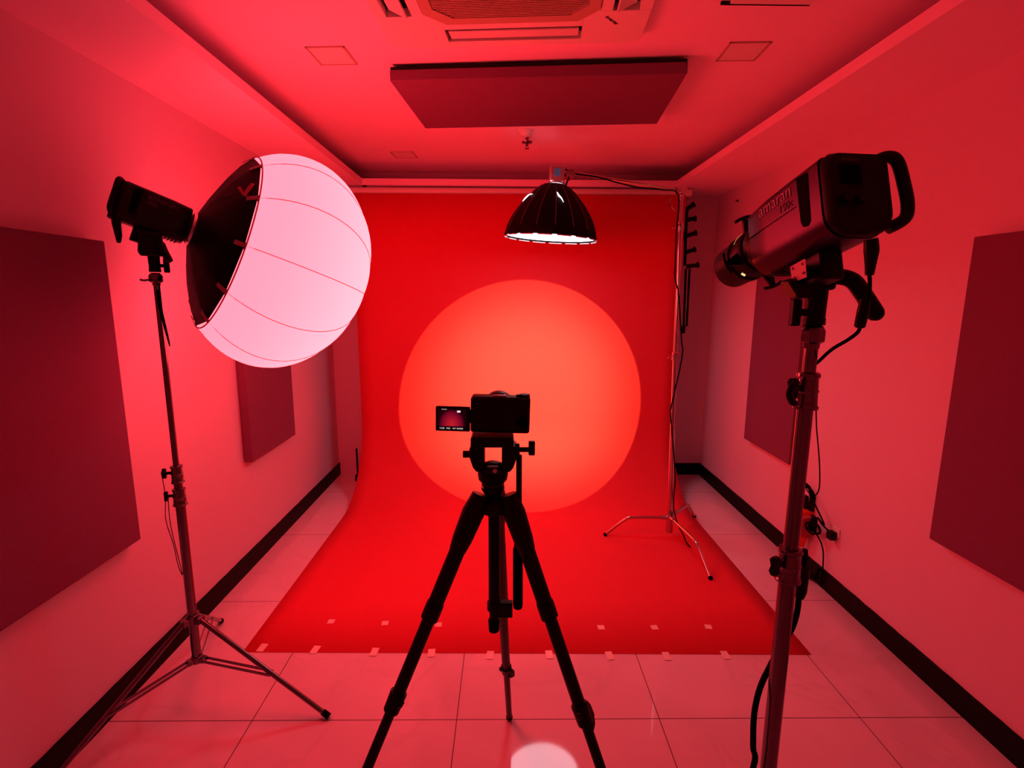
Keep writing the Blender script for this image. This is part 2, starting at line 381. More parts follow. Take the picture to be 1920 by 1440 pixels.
def vent(pts, label, z=ZC):
    cs = [at(*p, Z=z) for p in pts]; c = sum(cs, V())/4
    t = thing('ceiling_vent', label, 'ceiling vent', (c.x, c.y, z), group='square flush ceiling fittings')
    a = .085; r2 = Matrix.Translation(V((c.x, c.y, z))) @ Matrix.Rotation(R(-3), 4, 'Z')
    m = MB(r2)
    for x0, y0, x1, y1 in ((-a, -a, a, -a+.007), (-a, a-.007, a, a), (-a, -a, -a+.007, a), (a-.007, -a, a, a)): m.box((x0, y0, -.0045), (x1, y1, -.0002))
    m.build('frame', beige, t)
    MB(r2).box((-a+.009, -a+.009, -.004), (a-.009, a-.009, -.0002)).build('cover', whitep, t)
vent([(567, 86), (645, 82), (669, 120), (607, 124)], 'square flush ceiling fitting left of the air conditioner')
vent([(1370, 75), (1452, 80), (1412, 115), (1340, 111)], 'square flush ceiling fitting right of the air conditioner')
vent([(730, 283), (776, 283), (784, 296), (742, 297)], 'small square flush ceiling fitting far back above the lantern side')
ht = thing('ceiling_hatch', 'flat ceiling access hatch with a dark gap along its edge, top right', 'ceiling hatch', (.935, 1.88, ZC))
MB().box((.79, 1.70, ZC-.012), (1.08, 2.011, ZC-.001)).build('cover', whitep, ht, bevel=.002)
MB().box((.76, 2.013, ZC-.010), (1.078, 2.022, ZC-.0005)).build('gap_shade_strip', darkhole, ht)  # black strip paints the shade in the gap along the hatch edge

sp = thing('smoke_detector', 'round smoke detector on the ceiling just behind the hanging panel', 'smoke detector', (.118, 3.47, ZC))
MB().lathe((.118, 3.47, ZC), (0, 0, -1), [(0, .05), (.008, .052), (.014, .048)]).build('base', whitep, sp)
MB().lathe((.118, 3.47, ZC), (0, 0, -1), [(.014, .036), (.026, .032), (.034, .02), (.036, .006)]).build('sensor_head', whitep, sp)
sk = thing('fire_sprinkler', 'small metal fire sprinkler with a dark rosette hanging from the ceiling', 'sprinkler', (.134, 3.60, ZC))
MB().lathe((.134, 3.60, ZC), (0, 0, -1), [(0, .010), (.030, .010), (.031, .036), (.036, .034), (.038, .012)]).build('rosette', steel, sk)
m = MB().cyl((.134, 3.60, 2.645), (.134, 3.60, 2.622), .009, .007, 12); m.cyl((.134, 3.60, 2.609), (.134, 3.60, 2.606), .014, .014, 14)
m.box((.125, 3.598, 2.607), (.128, 3.602, 2.627)); m.box((.140, 3.598, 2.607), (.143, 3.602, 2.627)); m.build('nozzle', steel, sk)

# ------------------------------------------------------------------ LED studio light (shared design)
# local frame: x to the right seen from behind, y along the beam, z up
def rrect(w_, ht_, top, bot, n=6, cz=0):
    pts = []
    for cx_, cz_, r, a0 in ((w_-bot, -ht_+bot, bot, -90), (w_-top, ht_-top, top, 0), (-w_+top, ht_-top, top, 90), (-w_+bot, -ht_+bot, bot, 180)):
        for k in range(n+1):
            a = R(a0+90*k/n); pts.append((cx_+r*math.cos(a), cz_+cz+r*math.sin(a)))
    return pts
def yring(pts, y): return [V((a, y, b)) for a, b in pts]
def light_head(M, label, housing, lettering, side):
    t = thing('studio_light', label, 'studio light', M=M, group='large LED studio lights')
    A = .054; B = .066
    m = MB(); m.rings([yring(rrect(A, B, .014, .036), -.088), yring(rrect(A, B, .014, .036), -.02), yring(rrect(A, B, .016, .038), .05), yring(rrect(A*.97, B*.97, .02, .04), .104), yring(rrect(A*.93, B*.93, .02, .042), .108)])
    lc(t, 'housing', housing, m)
    m = MB(); m.rings([yring(rrect(A*.96, B*.98, .016, .036), -.088), yring(rrect(A*.97, B*.99, .016, .036), -.100), yring(rrect(A*.90, B*.94, .018, .034), -.108)])
    rp = lc(t, 'rear_panel', blackp, m)
    lc(rp, 'display', blackr, MB().box((-.034, -.1095, .012), (.002, -.1075, .044)), bevel=.001)
    text('amaran', .0095, frame((-.016, -.1096, .051), (1, 0, 0), (0, 0, 1), (0, -1, 0)), letterd, rp, 'lettering', local=True)
    for kx, kz in ((-.03, -.012), (-.006, -.012)):
        lc(rp, 'control_knob', blackp, MB().cyl((kx, -.1075, kz), (kx, -.117, kz), .0085, .008))
    # carrying handle: a tall D loop on the right of the rear
    pts = [(.036, -.098, .056), (.052, -.106, .060), (.064, -.110, .050), (.071, -.110, .014), (.073, -.110, -.022), (.066, -.108, -.042), (.044, -.100, -.054)]
    lc(t, 'handle', blackp, MB().tube(pts, .0092, 14, smooth=5))
    # dark vent slots either side near the rear, seam, lettering
    for s in (-1, 1):
        x0 = s*(A-.001); x1 = s*(A+.0012)
        o = [(-.066, .052), (-.040, .056), (-.042, -.022), (-.047, -.031), (-.056, -.033), (-.063, -.028)]
        lc(t, 'vent_slot', blackr, MB().prism(o, (x0, 0, 0), (0, 1, 0), (0, 0, 1), (s, 0, 0), .0022))
        lc(t, 'seam', blackr, MB().box((min(x0, x0+s*.0016), -.034, .0095), (max(x0, x0+s*.0016), .104, .0108)))
        # text on the side, rows slanting with the housing
        ex = (0, -1, 0) if s < 0 else (0, 1, 0)
        text('amaran', .031, frame((s*(A+.0006), .020, .044), ex, (0, 0, 1), (s, 0, 0)), lettering, t, 'lettering', local=True)
        text('150c', .019, frame((s*(A+.0006), -.008, .0225), ex, (0, 0, 1), (s, 0, 0)), lettering if s*side > 0 and lettering is letterd else letterd, t, 'model_lettering', local=True)
    m = MB(); 
    for k in range(9):
        m.box((-.03, .0+.011*k, -.0663), (.03, .004+.011*k, -.0655))
    lc(t, 'bottom_vent', blackr, m)
    lc(t, 'mount_ring', blackp, MB().lathe((0, .104, 0), (0, 1, 0), [(0, .052), (.014, .052), (.015, .047), (.024, .047)], 36))
    # yoke block, silver side plate, tilt lever, stand socket
    lc(t, 'yoke_block', blackp, MB().box((-.019, -.034, -.112), (.022, .008, -.060)), bevel=.004)
    return t

def stand_fitting(t, base, top, n, lever_dir, knob_dir):
    """world-space socket between yoke and stand, knob and lever, as parts of the light"""
    m = MB().cyl(base, top, .017, .019, 20); m.cyl(base, V(base)+V((0, 0, .012)), .0185, n=20)
    m.build('stand_socket', blackp, t)
    k = V(knob_dir).normalized(); c = V(base)+V((0, 0, .022))
    m = MB().cyl(c, c+k*.032, .007, .006, 12); x, y = basis(k)
    e = V((0, 0, 1)) - k*k.z; e.normalize(); f = k.cross(e)
    q = c+k*.030
    m.prism([(-.024, -.006), (-.019, -.0075), (.019, -.0075), (.024, -.006), (.024, .006), (.019, .0075), (-.019, .0075), (-.024, .006)], q, e, f, k, .016)
    m.build('socket_knob', blackp, t, bevel=.002)

# ------------------------------------------------------------------ right light and its stand
PR = at(1524, 416, Y=.92); TG = V((.158, 4.26, .81))
nR = (TG-PR).normalized(); rR = nR.cross(V((0, 0, 1))).normalized(); uR = rR.cross(nR)
MR = frame(PR, rR, nR, uR)
lr = light_head(MR, 'large silver-sided studio light with a rear handle on the right stand', alum, letterm, -1)
sx, sy = .551, .92
stand_fitting(lr, (sx, sy, 1.594), (sx, sy, 1.70), nR, (1, 0, 0), (-1, -.1, 0))
m = MB(); pl = [at(1483, 500, Y=.93), at(1510, 485, Y=.855), at(1513, 520, Y=.855), at(1487, 530, Y=.93)]
bk = V((.001, .005, 0)); m.add(pl+[q+bk for q in pl], [(0,1,2,3), (7,6,5,4), (0,4,5,1), (1,5,6,2), (2,6,7,3), (3,7,4,0)])
pt = part(m.build('side_plate', plate, lr, bevel=.001), 'silver plate with four screws')
for a, b in ((1488, 504), (1506, 495), (1508, 512), (1491, 521)):
    q = at(a, b, Y=.93-(a-1483)/28*.075)+V((-.001, -.001, 0)); MB().cyl(q, q+V((-.0012, -.0012, 0)), .0024, n=12).build('screw', chrome, pt)
MB().prism([(0, 0), (.040, .012), (.05, -.006), (.05, -.028), (.022, -.03)], at(1478, 527, Y=.905), (1, 0, 0), (0, 0, 1), (0, 1, 0), .03).build('umbrella_clamp', alumd, lr, bevel=.003)
MB().box((sx-.022, sy-.022, 1.655), (sx+.022, sy+.022, 1.70)).build('tilt_block', blackp, lr, bevel=.006)
MB().tube([at(1548, 520, Y=.91), at(1575, 519, Y=.90), at(1598, 526, Y=.89), at(1614, 545, Y=.88), at(1628, 566, Y=.87), at(1642, 588, Y=.86)], .0135, 16, smooth=4).ball(at(1641, 587, Y=.861), .0136, 16).build('tilt_lever', blackp, lr)

def stand(label, base, secs, feet, zhub, zlow, metal, rleg=.010, fake=None, knobdir=(-1, 0, 0), brace_t=.42, group='light stands', brace=True):
    bx, by = base
    t = thing('light_stand', label, 'light stand', (bx, by, 0), group=group)
    m = MB()
    for z0, z1, r in secs: m.cyl((bx, by, z0), (bx, by, z1), r, n=28)
    m.build('pole', metal, t)
    k = V(knobdir).normalized()
    for i in range(len(secs)-1):
        z = secs[i][1]; r = secs[i][2]+.0045
        c = MB().lathe((bx, by, z-.062), (0, 0, 1), [(0, r+.003), (.004, r+.0035), (.007, r+.001), (.030, r), (.033, r+.002), (.036, r), (.056, r-.001), (.060, r+.002), (.066, r+.001), (.068, r-.003)], 28).build('collar', metal, t)
        a = V((bx, by, z-.022)) + k*r; m = MB().cyl(a-k*.004, a+k*.02, .0055, n=10)
        e = V((0, 0, 1)); f = k.cross(e)
        m.prism([(-.019, -.004), (-.012, -.009), (0, -.0055), (.012, -.009), (.019, -.004), (.019, .004), (.012, .009), (0, .0055), (-.012, .009), (-.019, .004)], a+k*.016, e, f, k, .012)
        m.build('clamp_knob', blackp, c, bevel=.001)
    m = MB().lathe((bx, by, zhub-.02), (0, 0, 1), [(0, secs[0][2]+.006), (.04, secs[0][2]+.006)], 24)
    for fx, fy in feet:
        d = V((fx-bx, fy-by, 0)).normalized(); m.prism([(-.016, -.013), (.016, -.013), (.016, .013), (-.016, .013)], V((bx, by, zhub))+d*(secs[0][2]), d.cross(V((0, 0, 1))), (0, 0, 1), d, .024)
    m.build('upper_hub', metal, t, bevel=.002)
    m = MB().lathe((bx, by, zlow-.014), (0, 0, 1), [(0, secs[0][2]+.004), (.028, secs[0][2]+.005)], 24)
    for fx, fy in feet:
        d = V((fx-bx, fy-by, 0)).normalized(); m.prism([(-.013, -.010), (.013, -.010), (.013, .010), (-.013, .010)], V((bx, by, zlow))+d*(secs[0][2]), d.cross(V((0, 0, 1))), (0, 0, 1), d, .02)
    m.build('lower_hub', metal, t, bevel=.002)
    for fx, fy in feet:
        d = V((fx-bx, fy-by, 0)).normalized(); a = V((bx, by, zhub))+d*(secs[0][2]+.016); b = V((fx, fy, rleg*.9+.004)); s_ = d.cross(V((0, 0, 1)))
        lg = MB().cyl(a, b, rleg, n=16).build('leg', metal, t)
        dd = (b-a).normalized(); MB().cyl(b-dd*.025, b+dd*.006, rleg+.0025, n=16).build('rubber_foot', blackr, lg)
        if brace:
            q = a+(b-a)*brace_t; p0 = V((bx, by, zlow))+d*(secs[0][2]+.012)
            for sgn in (-1, 1):
                o = s_*sgn*(rleg+.002); e = (q-p0).normalized(); up = s_.cross(e)
                MB().prism([(-.0014, -.0055), (.0014, -.0055), (.0014, .0055), (-.0014, .0055)], p0+o, s_, up, e, (q-p0).length).build('brace', metal, t)
    return t
rs = stand('tall steel light stand holding the silver studio light, nearest on the right', (sx, sy),
      [(.20, 1.16, .0158), (1.16, 1.503, .0138), (1.503, 1.575, .0115)], [(.551+.50*math.cos(R(a)), .92+.50*math.sin(R(a))) for a in (-100, 30, 158)], .42, .215, steel, knobdir=(-1, -.5, 0))
MB().lathe((sx, sy, 1.552), (0, 0, 1), [(0, .0135), (.008, .0135), (.013, .0205), (.032, .0205), (.040, .016), (.042, .012)], 8).build('top_collar', steel, rs)
MB().tube([at(1490, 722, Y=.895), at(1482, 730, Y=.89), at(1480, 742, Y=.888), at(1486, 754, Y=.89), at(1490, 756, Y=.895)], .0062, 12, smooth=4).build('lock_lever', blackp, rs)

# spotlight attachment on the right light
FR = PR+nR*.116+uR*.006
so2 = thing('spotlight_attachment', 'black spotlight projection lens with shutter handles fixed to the silver light', 'spotlight attachment', M=frame(FR, rR, nR, uR))
lc(so2, 'mount_cone', blackp, MB().lathe((0, -.006, 0), (0, 1, 0), [(0, .050), (.008, .053), (.018, .050), (.030, .046)], 36))
lc(so2, 'shutter_housing', blackp, MB().lathe((0, .028, 0), (0, 1, 0), [(0, .047), (.003, .049), (.026, .049), (.030, .045)], 36))
lc(so2, 'lens_barrel', blackp, MB().lathe((0, .057, 0), (0, 1, 0), [(0, .043), (.018, .044), (.021, .048), (.030, .048), (.033, .044), (.058, .045), (.083, .044), (.087, .040), (.0872, .038)], 36, cap=True))
part(lc(so2, 'glow_slit', glowm, MB().tube([V((.0475*math.cos(a), .0545, .0475*math.sin(a))) for a in [R(100+4*i) for i in range(15)]], .0016, 8)), 'thin slit glowing warm on top')
part(lc(so2, 'glow_spot', glowm, MB().tube([V((.0458*math.cos(a), .066, .0458*math.sin(a))) for a in [R(236+2*i) for i in range(6)]], .0022, 8)), 'tiny warm glowing gap underneath')
lc(so2, 'front_lens', spotlens, MB().lathe((0, .1442, 0), (0, 1, 0), [(0, .036), (.0008, .0355)], 36))
for a in (20, 110, 200, 290):
    d = V((math.cos(R(a)), 0, math.sin(R(a)))); b = V((0, .043, 0)); s_ = d.cross(V((0, 1, 0)))
    mm = MB().prism([(-.013, 0), (.013, 0), (.007, .018), (.005, .028), (-.005, .028), (-.007, .018)], b+d*.047-V((0, .0025, 0)), s_, d, (0, 1, 0), .005)
    mm.tube([b+d*.0735-s_*.021, b+d*.076-s_*.010, b+d*.0765, b+d*.076+s_*.010, b+d*.0735+s_*.021], .0034, 10, smooth=3)
    lc(so2, 'shutter_handle', blackp, mm)
for e_, bl, k in ((SPOT_W, .03, 'projector_beam'), (SPOT_CORE, 1.0, 'projector_beam_core')):
    ld = bpy.data.lights.new(k, 'SPOT'); ld.energy = e_; ld.color = SPOT_COL; ld.shadow_soft_size = .004; ld.spot_blend = bl
    lo = bpy.data.objects.new(k, ld); C.objects.link(lo); lo.parent = so2
    ld.spot_size = R(2*17.5)
    lo.matrix_basis = Matrix.Translation((0, .149, 0)) @ Matrix.Rotation(math.pi/2, 4, 'X')

# ------------------------------------------------------------------ left stand, light and lantern
LX, LY = -1.24, 1.87
F1 = at(615, 1347, Z=0); F3 = at(415, 1168, Z=0); F2 = V((-1.532, 1.44, 0))
ls = stand('steel light stand by the left wall carrying the glowing pink lantern', (LX, LY),
      [(.185, .915, .0165), (.915, 1.005, .0145), (1.005, 1.70, .0102)], [(F1.x, F1.y), (F3.x, F3.y), (F2.x, F2.y)], .375, .20, steel, rleg=.0095, knobdir=(-1, -.35, 0), brace_t=.56)
MB().lathe((LX, LY, 1.675), (0, 0, 1), [(0, .0125), (.008, .013), (.014, .022), (.034, .022), (.044, .014)], 8).build('top_collar', steel, ls)
m = MB().tube([(LX-.015, LY-.01, 1.695), (LX-.03, LY-.02, 1.692), (LX-.04, LY-.025, 1.695)], .004, 8); m.build('top_screw', steel, ls)
azL, tlL = R(50.0), R(-20.07)
PL = at(283, 400, Y=1.87)
nL = V((math.sin(azL)*math.cos(tlL), math.cos(azL)*math.cos(tlL), math.sin(tlL))); rL = nL.cross(V((0, 0, 1))).normalized(); uL = rL.cross(nL)
ML = frame(PL, rL, nL, uL)
ll = light_head(ML, 'black studio light on the left stand with the glowing lantern on its front', alumd, letterd, 1)
stand_fitting(ll, (LX, LY, 1.722), (LX, LY, 1.80), nL, (1, 0, 0), (1, .2, 0))
MB().prism([(-.034, -.01), (-.028, -.026), (.036, -.026), (.042, .0), (.036, .055), (-.026, .055)], (LX, LY-.02, 1.80), rL.cross(V((0, 0, 1)))*-1, (0, 0, 1), rL, .04).build('tilt_block', blackp, ll, bevel=.006)
MB().tube([at(302, 458, Y=1.83), at(308, 472, Y=1.82), at(317, 489, Y=1.81)], .0125, 14).build('tilt_lever', blackp, ll)

NR = 12; PH0 = R(-6.5)
ln = thing('lantern_softbox', 'big glowing pink lantern softbox with a black skirt, aimed at the paper', 'lantern softbox', M=ML)
A_, R_, T_, S_, RR_ = .331, .42, .44, .237, .333
def gore(phi):
    k = abs(math.sin((phi-PH0)*NR/2)); return 1+.022*(k**.8) - .006
phis = [2*math.pi*k/(NR*8)+PH0 for k in range(NR*8)]
th0 = math.acos(max(-1, min(1, (S_-T_)/A_)))
rings = []
for i in range(29):
    th = th0*(1-i/28.0); th = max(th, .012)
    y = T_+A_*math.cos(th); r = R_*math.sin(th)
    edge = min(1, (th0-th)/.25)*min(1, th/.5)
    wr = [1+.0025*math.sin(phi*NR*3+5*th)*max(0, 1-abs(th-th0)*3) for phi in phis]
    rings.append([V((r*(1+(gore(p)-1)*edge)*q*math.cos(p), y, r*(1+(gore(p)-1)*edge)*q*math.sin(p))) for p, q in zip(phis, wr)])
gb = lc(ln, 'globe', globem, MB().rings(rings), angle=70)
part(gb, 'pink glowing fabric globe')
for k in range(NR):
    p = 2*math.pi*k/NR+PH0; pts = []
    for i in range(20):
        th = th0*(1-i/19.0*.97); y = T_+A_*math.cos(th); r = R_*math.sin(th)*.9945+.0008; pts.append(V((r*math.cos(p), y, r*math.sin(p))))
    lc(ln, 'seam', seamm, MB().tube(pts, .0014, 6))
# black skirt, faceted between ribs, curving from the mount to the globe ring
SK = [(.128, .062), (.135, .085), (.155, .155), (.180, .228), (.205, .285), (S_+.002, RR_+.004)]
def sk_ring(y, r, inner=0):
    out = []
    for k in range(NR*4):
        p = 2*math.pi*(k/(NR*4))+PH0; f = (k % 4)/4.0; d = abs(f-.5)*2
        rr = r*(1-.030*(1-d*d))-inner; out.append(V((rr*math.cos(p), y, rr*math.sin(p))))
    return out
m = MB(); m.rings([sk_ring(*q) for q in SK]+[sk_ring(S_+.002, RR_+.004, .004)]+[sk_ring(*q, .004) for q in SK[::-1]], cap=False)
sk_ = lc(ln, 'skirt', blackf, m, angle=60)
lc(ln, 'speed_ring', chrome, MB().lathe((0, .115, 0), (0, 1, 0), [(0, .053), (.002, .060), (.012, .062), (.016, .060)], 36))
lc(ln, 'edge_piping', pinkt, MB().tube([V(((RR_+.005)*math.cos(a), S_+.003, (RR_+.005)*math.sin(a))) for a in [2*math.pi*k/96 for k in range(97)]], .0028, 8))
for k in range(NR):
    p = 2*math.pi*k/NR+PH0; e = V((math.cos(p), 0, math.sin(p))); s_ = V((-math.sin(p), 0, math.cos(p)))
    a = V((0, .211, 0))+e*(RR_-.033+.003); b = V((0, S_+.004, 0))+e*(RR_+.0065); dn = (b-a).normalized(); nn = dn.cross(s_)
    lc(ln, 'rib_tab', pinkt, MB().prism([(-.0075, -.001), (.0075, -.001), (.0075, .0015), (-.0075, .0015)], a, s_, nn, dn, (b-a).length))
# printed tick-shaped mark and faint lettering on the facet that faces the camera
def skirt_pt(phi, tt, off=.0035):
    L_ = len(SK)-1; x = tt*L_; i = min(int(x), L_-1); f = x-i
    y = SK[i][0]+(SK[i+1][0]-SK[i][0])*f; r = SK[i][1]+(SK[i+1][1]-SK[i][1])*f
    return V((r*math.cos(phi), y, r*math.sin(phi))), r
def skirt_frame(phi, tt):
    p, r = skirt_pt(phi, tt); q, _ = skirt_pt(phi, tt+.02); e = (q-p).normalized()
    s_ = V((-math.sin(phi), 0, math.cos(phi))); nn = e.cross(s_); 
    if nn.y > 0: nn = -nn
    return p*1.0+nn*.001, e, s_, nn

# ------------------------------------------------------------------ C-stand with boom, dome softbox and small light
cx0, cy0 = 1.13, 3.32
def cst(z): return V((cx0+(1.083-1.13)*z/2.3, cy0, z))
cs = thing('boom_stand', 'chrome turtle-base boom stand standing on the red paper', 'boom stand', (cx0, cy0, 0))
m = MB().cyl(cst(.06), cst(1.29), .0175, n=24).cyl(cst(1.29), cst(2.10), .0155, n=24).cyl(cst(2.10), cst(2.30), .011, n=20)
m.build('pole', chrome, cs)
for z, r in ((1.29, .022), (2.10, .0195)):
    c = MB().lathe(cst(z-.05), (0, 0, 1), [(0, r), (.004, r+.002), (.05, r), (.054, r+.003), (.058, r-.002)], 24).build('collar', chrome, cs)
    MB().cyl(cst(z-.02)+V((-.02, -.01, 0)), cst(z-.02)+V((-.055, -.02, -.012)), .004, n=8).build('tee_handle', chrome, c)
MB().lathe((cx0, cy0, .045), (0, 0, 1), [(0, .020), (.004, .024), (.075, .024), (.10, .021), (.16, .020), (.165, .018)], 24).build('base_hub', chrome, cs)
for (fx, fy, frac) in ((.697, 3.354, .66), (1.211, 2.789, .66), (1.433, 3.663, .7)):
    a = V((cx0, cy0, .155 if fx > 1 else .15)); b = V((fx, fy, .012)); k = a+(b-a)*frac; k.z = a.z-.004; d = V((fx-cx0, fy-cy0, 0)).normalized()
    pts = [a+d*.018, a+(k-a)*.5, k-d*.075, k-d*.018-V((0, 0, .004)), k+(b-k)*.10-d*.006, k+(b-k)*.3, k+(b-k)*.6, b]
    lg = MB().tube(pts, .0105, 14, smooth=5).build('leg', chrome, cs)
    MB().ball(b, .014, 14).build('rubber_foot', blackr, lg)
    MB().cyl(a+d*.012, a+d*.055, .0145, n=16).build('leg_socket', chrome, lg)
MB().cyl(V((cx0+.02, cy0-.01, .20)), V((cx0+.055, cy0-.02, .195)), .004, n=8).build('base_screw', chrome, cs)
gt = cst(2.29)
m = MB().cyl(gt+V((0, -.03, 0)), gt+V((0, .03, 0)), .030, n=24).cyl(gt+V((0, -.038, 0)), gt+V((0, -.03, 0)), .022, n=24); m.cyl(gt-V((0, 0, .05)), gt, .016, n=16)
m.build('grip_head', chrome, cs)
MB().tube([gt+V((-.012, -.04, .0)), gt+V((-.035, -.05, -.02)), gt+V((-.055, -.05, .018))], .005, 8).build('grip_handle', chrome, cs)
MB().tube([at(1258, 372, Y=3.3), at(1256, 382, Y=3.29), at(1262, 392, Y=3.28), at(1266, 396, Y=3.28)], .0045, 8, smooth=3).build('grip_lever', chrome, cs)
armA = at(1283, 358, Y=3.32); armB = at(1062, 322, Y=3.45)
MB().cyl(armA, armB, .0085, n=16).build('boom_arm', chrome, cs)
# small light head
HD = at(1043, 333, Y=3.45); upd = V((.06, -.022, 1)).normalized(); rtd = V((upd.z, 0, -upd.x)).normalized(); fwd = upd.cross(rtd)
Bot = V((.288, 3.45, 2.022)); 
def dl(a, b, h_): return Bot + rtd*a + fwd*b + upd*h_
MD = frame(Bot, rtd, fwd, upd)
hl = thing('compact_light', 'compact studio light head hanging from the boom above the black dome', 'studio light', M=frame(dl(.008, 0, .34), rtd, fwd, upd))
MB().box((-.046, -.05, .0), (.046, .05, .098)).build('housing', silver, hl, local=True, bevel=.008, seg=3)
q = part(MB().box((-.021, -.053, .032), (.019, -.0495, .078)).build('display', lcdbl, hl, local=True, bevel=.002), 'small blue-grey display')
MB().lathe((0, 0, -.012), (0, 0, 1), [(0, .052), (.004, .056), (.014, .056), (.018, .050)], 32).build('mount_ring', silver, hl, local=True)
MB().cyl((.044, 0, .05), (.068, 0, .055), .012, n=16).build('tilt_joint', blackp, hl, local=True)
gp = dl(.092, 0, .395)
m = MB().cyl(gp+V((0, -.028, 0)), gp+V((0, .028, 0)), .029, n=24); m.cyl(gp+V((-.028, 0, 0)), gp+V((.02, 0, .02)), .014, n=16)
m.build('boom_grip', chrome, cs)
MB().cyl(gp+V((-.01, -.03, -.02)), gp+V((-.03, -.035, -.075)), .006, n=10).build('boom_grip_handle', blackp, cs)

dm = thing('dome_softbox', 'black parabolic dome softbox hanging open side down with white diffuser', 'softbox', M=MD)
ND = 16
DP = [(0, .302), (.05, .291), (.10, .271), (.15, .243), (.20, .208), (.25, .165), (.28, .136), (.31, .101), (.328, .068)]
def dome_ring(h_, r, inn=0):
    out = []
    for k in range(ND*4):
        p = 2*math.pi*k/(ND*4); f = (k % 4)/4.; d = abs(f-.5)*2; rr = r*(1-.02*(1-d*d))-inn
        out.append(V((rr*math.cos(p), rr*math.sin(p), h_)))
    return out
lc(dm, 'shell', blackf, MB().rings([dome_ring(*q) for q in DP]+[dome_ring(*q, .004) for q in DP[::-1]], cap=False), angle=60)
for k in range(ND):
    p = 2*math.pi*k/ND; pts = [V((r*1.004*math.cos(p), r*1.004*math.sin(p), h_)) for h_, r in DP[1:]]
    lc(dm, 'rib_seam', dseam, MB().tube(pts, .0017, 6))
lc(dm, 'diffuser', domem, MB().lathe((0, 0, .006), (0, 0, 1), [(0, .286), (.002, .286)], 48))
part(dm.children[-1], 'bright white diffuser disc')
lc(dm, 'rim', blackf, MB().rings([dome_ring(-.004, .304), dome_ring(.012, .302), dome_ring(.012, .296), dome_ring(-.004, .297), dome_ring(-.004, .304)], cap=False), angle=60)
for k in range(ND):
    a0 = 2*math.pi*(k+.12)/ND; a1 = 2*math.pi*(k+.88)/ND; pts = [V((.300*math.cos(a0+(a1-a0)*i/6)*(1-.012*(1-abs(i/3-1)**2)), .300*math.sin(a0+(a1-a0)*i/6)*(1-.012*(1-abs(i/3-1)**2)), -.0075)) for i in range(7)]
    lc(dm, 'edge_strip', whitep, MB().tube(pts, .0034, 6))
def dome_px(px, py, off=.003):
    best = None; Mi = cam.matrix_world.inverted()
    for k in range(180, 361, 1):
        for j in range(30):
            q = j/29*(len(DP)-1); i = min(int(q), len(DP)-2); f = q-i; h_ = DP[i][0]+(DP[i+1][0]-DP[i][0])*f; r = DP[i][1]+(DP[i+1][1]-DP[i][1])*f+off
            p = V((r*math.cos(R(k)), r*math.sin(R(k)), h_)); v = Mi @ (MD @ p); e = (960+FPX*v.x/-v.z-px)**2+(720-FPX*v.y/-v.z-py)**2
            if best is None or e < best[0]: best = (e, p)
    return best[1]
part(lc(dm, 'leak_glow', leak, MB().tube([dome_px(*q) for q in ((1045, 359), (1048, 366), (1052, 372), (1057, 378))], [.002, .006, .004, .0015], 8, smooth=3)), 'glowing strip standing for light that leaks beside a rib')
part(lc(dm, 'leak_glow', leak, MB().tube([dome_px(*q) for q in ((980, 377), (986, 371), (993, 366), (999, 364))], [.002, .0045, .004, .0015], 8, smooth=3)), 'glowing strip standing for light that leaks on the left shoulder')
cab = MB().tube([at(1040, 318, Y=3.46), at(1056, 316, Y=3.44), at(1080, 326, Y=3.42), at(1120, 332, Y=3.40), at(1160, 343, Y=3.37), at(1200, 352, Y=3.35), at(1245, 356, Y=3.32), at(1272, 366, Y=3.285),
    at(1268, 440, Y=3.29), at(1266, 500, Y=3.285), at(1266, 524, Y=3.28), at(1272, 548, Y=3.278), at(1275, 590, Y=3.278), at(1278, 640, Y=3.28), at(1280, 657, Y=3.28), at(1275, 690, Y=3.275), at(1258, 765, Y=3.285),
    at(1257, 775, Y=3.285), at(1261, 820, Y=3.275), at(1264, 860, Y=3.275), at(1266, 900, Y=3.275), at(1263, 950, Y=3.27), at(1272, 985, Y=3.24), at(1281, 1003, Z=.02), at(1287, 1017, Z=.008), at(1294, 1026, Z=.008)], .0042, 8, smooth=4)
o = cab.build('power_cable', blackr); tag(o, 'thin black cable running along the boom and down the chrome pole', 'cable')

# ------------------------------------------------------------------ backdrop bracket with empty hooks and pull chain
YK = 4.36
bk = thing('backdrop_bracket', 'black multi-hook backdrop bracket mounted right of the red paper top', 'bracket', at(1285, 440, Y=YK))
MB().tube([at(1302, 383, Y=YK), at(1294, 386, Y=YK), at(1288, 394, Y=YK), at(1286, 440, Y=YK), at(1284, 498, Y=YK)], .0125, 4).build('back_plate', blackp, bk)
pB = at(1286, 440, Y=YK); MB().box((pB.x-.012, YK, pB.z-.05), (pB.x+.012, YB, pB.z+.05)).build('wall_arm', blackp, bk)
for (a, b, c, d_) in ((1288, 392, 1300, 384), (1288, 412, 1303, 410), (1288, 442, 1304, 437), (1286, 473, 1302, 468), (1288, 500, 1308, 497)):
    p0 = at(a, b, Y=YK); p1 = at(c, d_, Y=YK); dd = (p1-p0).normalized()
    m = MB().cyl(p0, p1, .019, .016, 14).cyl(p1-dd*.004, p1+dd*.008, .024, .024, 16)
    m.build('roll_hook', blackp, bk)
m = MB(); 
for s_ in (0, 1):
    for i in range(44):
        f = i/43; a = at(1286-4*f+s_*7-s_*1.5*f, 506+104*f, Y=YK); m.ball(a, .0105, 8)
o = m.build('bead_chain', blackr, bk); o['kind'] = 'stuff'
MB().cyl(at(1282, 611, Y=YK), at(1280.5, 625, Y=YK), .0165, n=16).build('chain_weight', blackp, bk, bevel=.003)

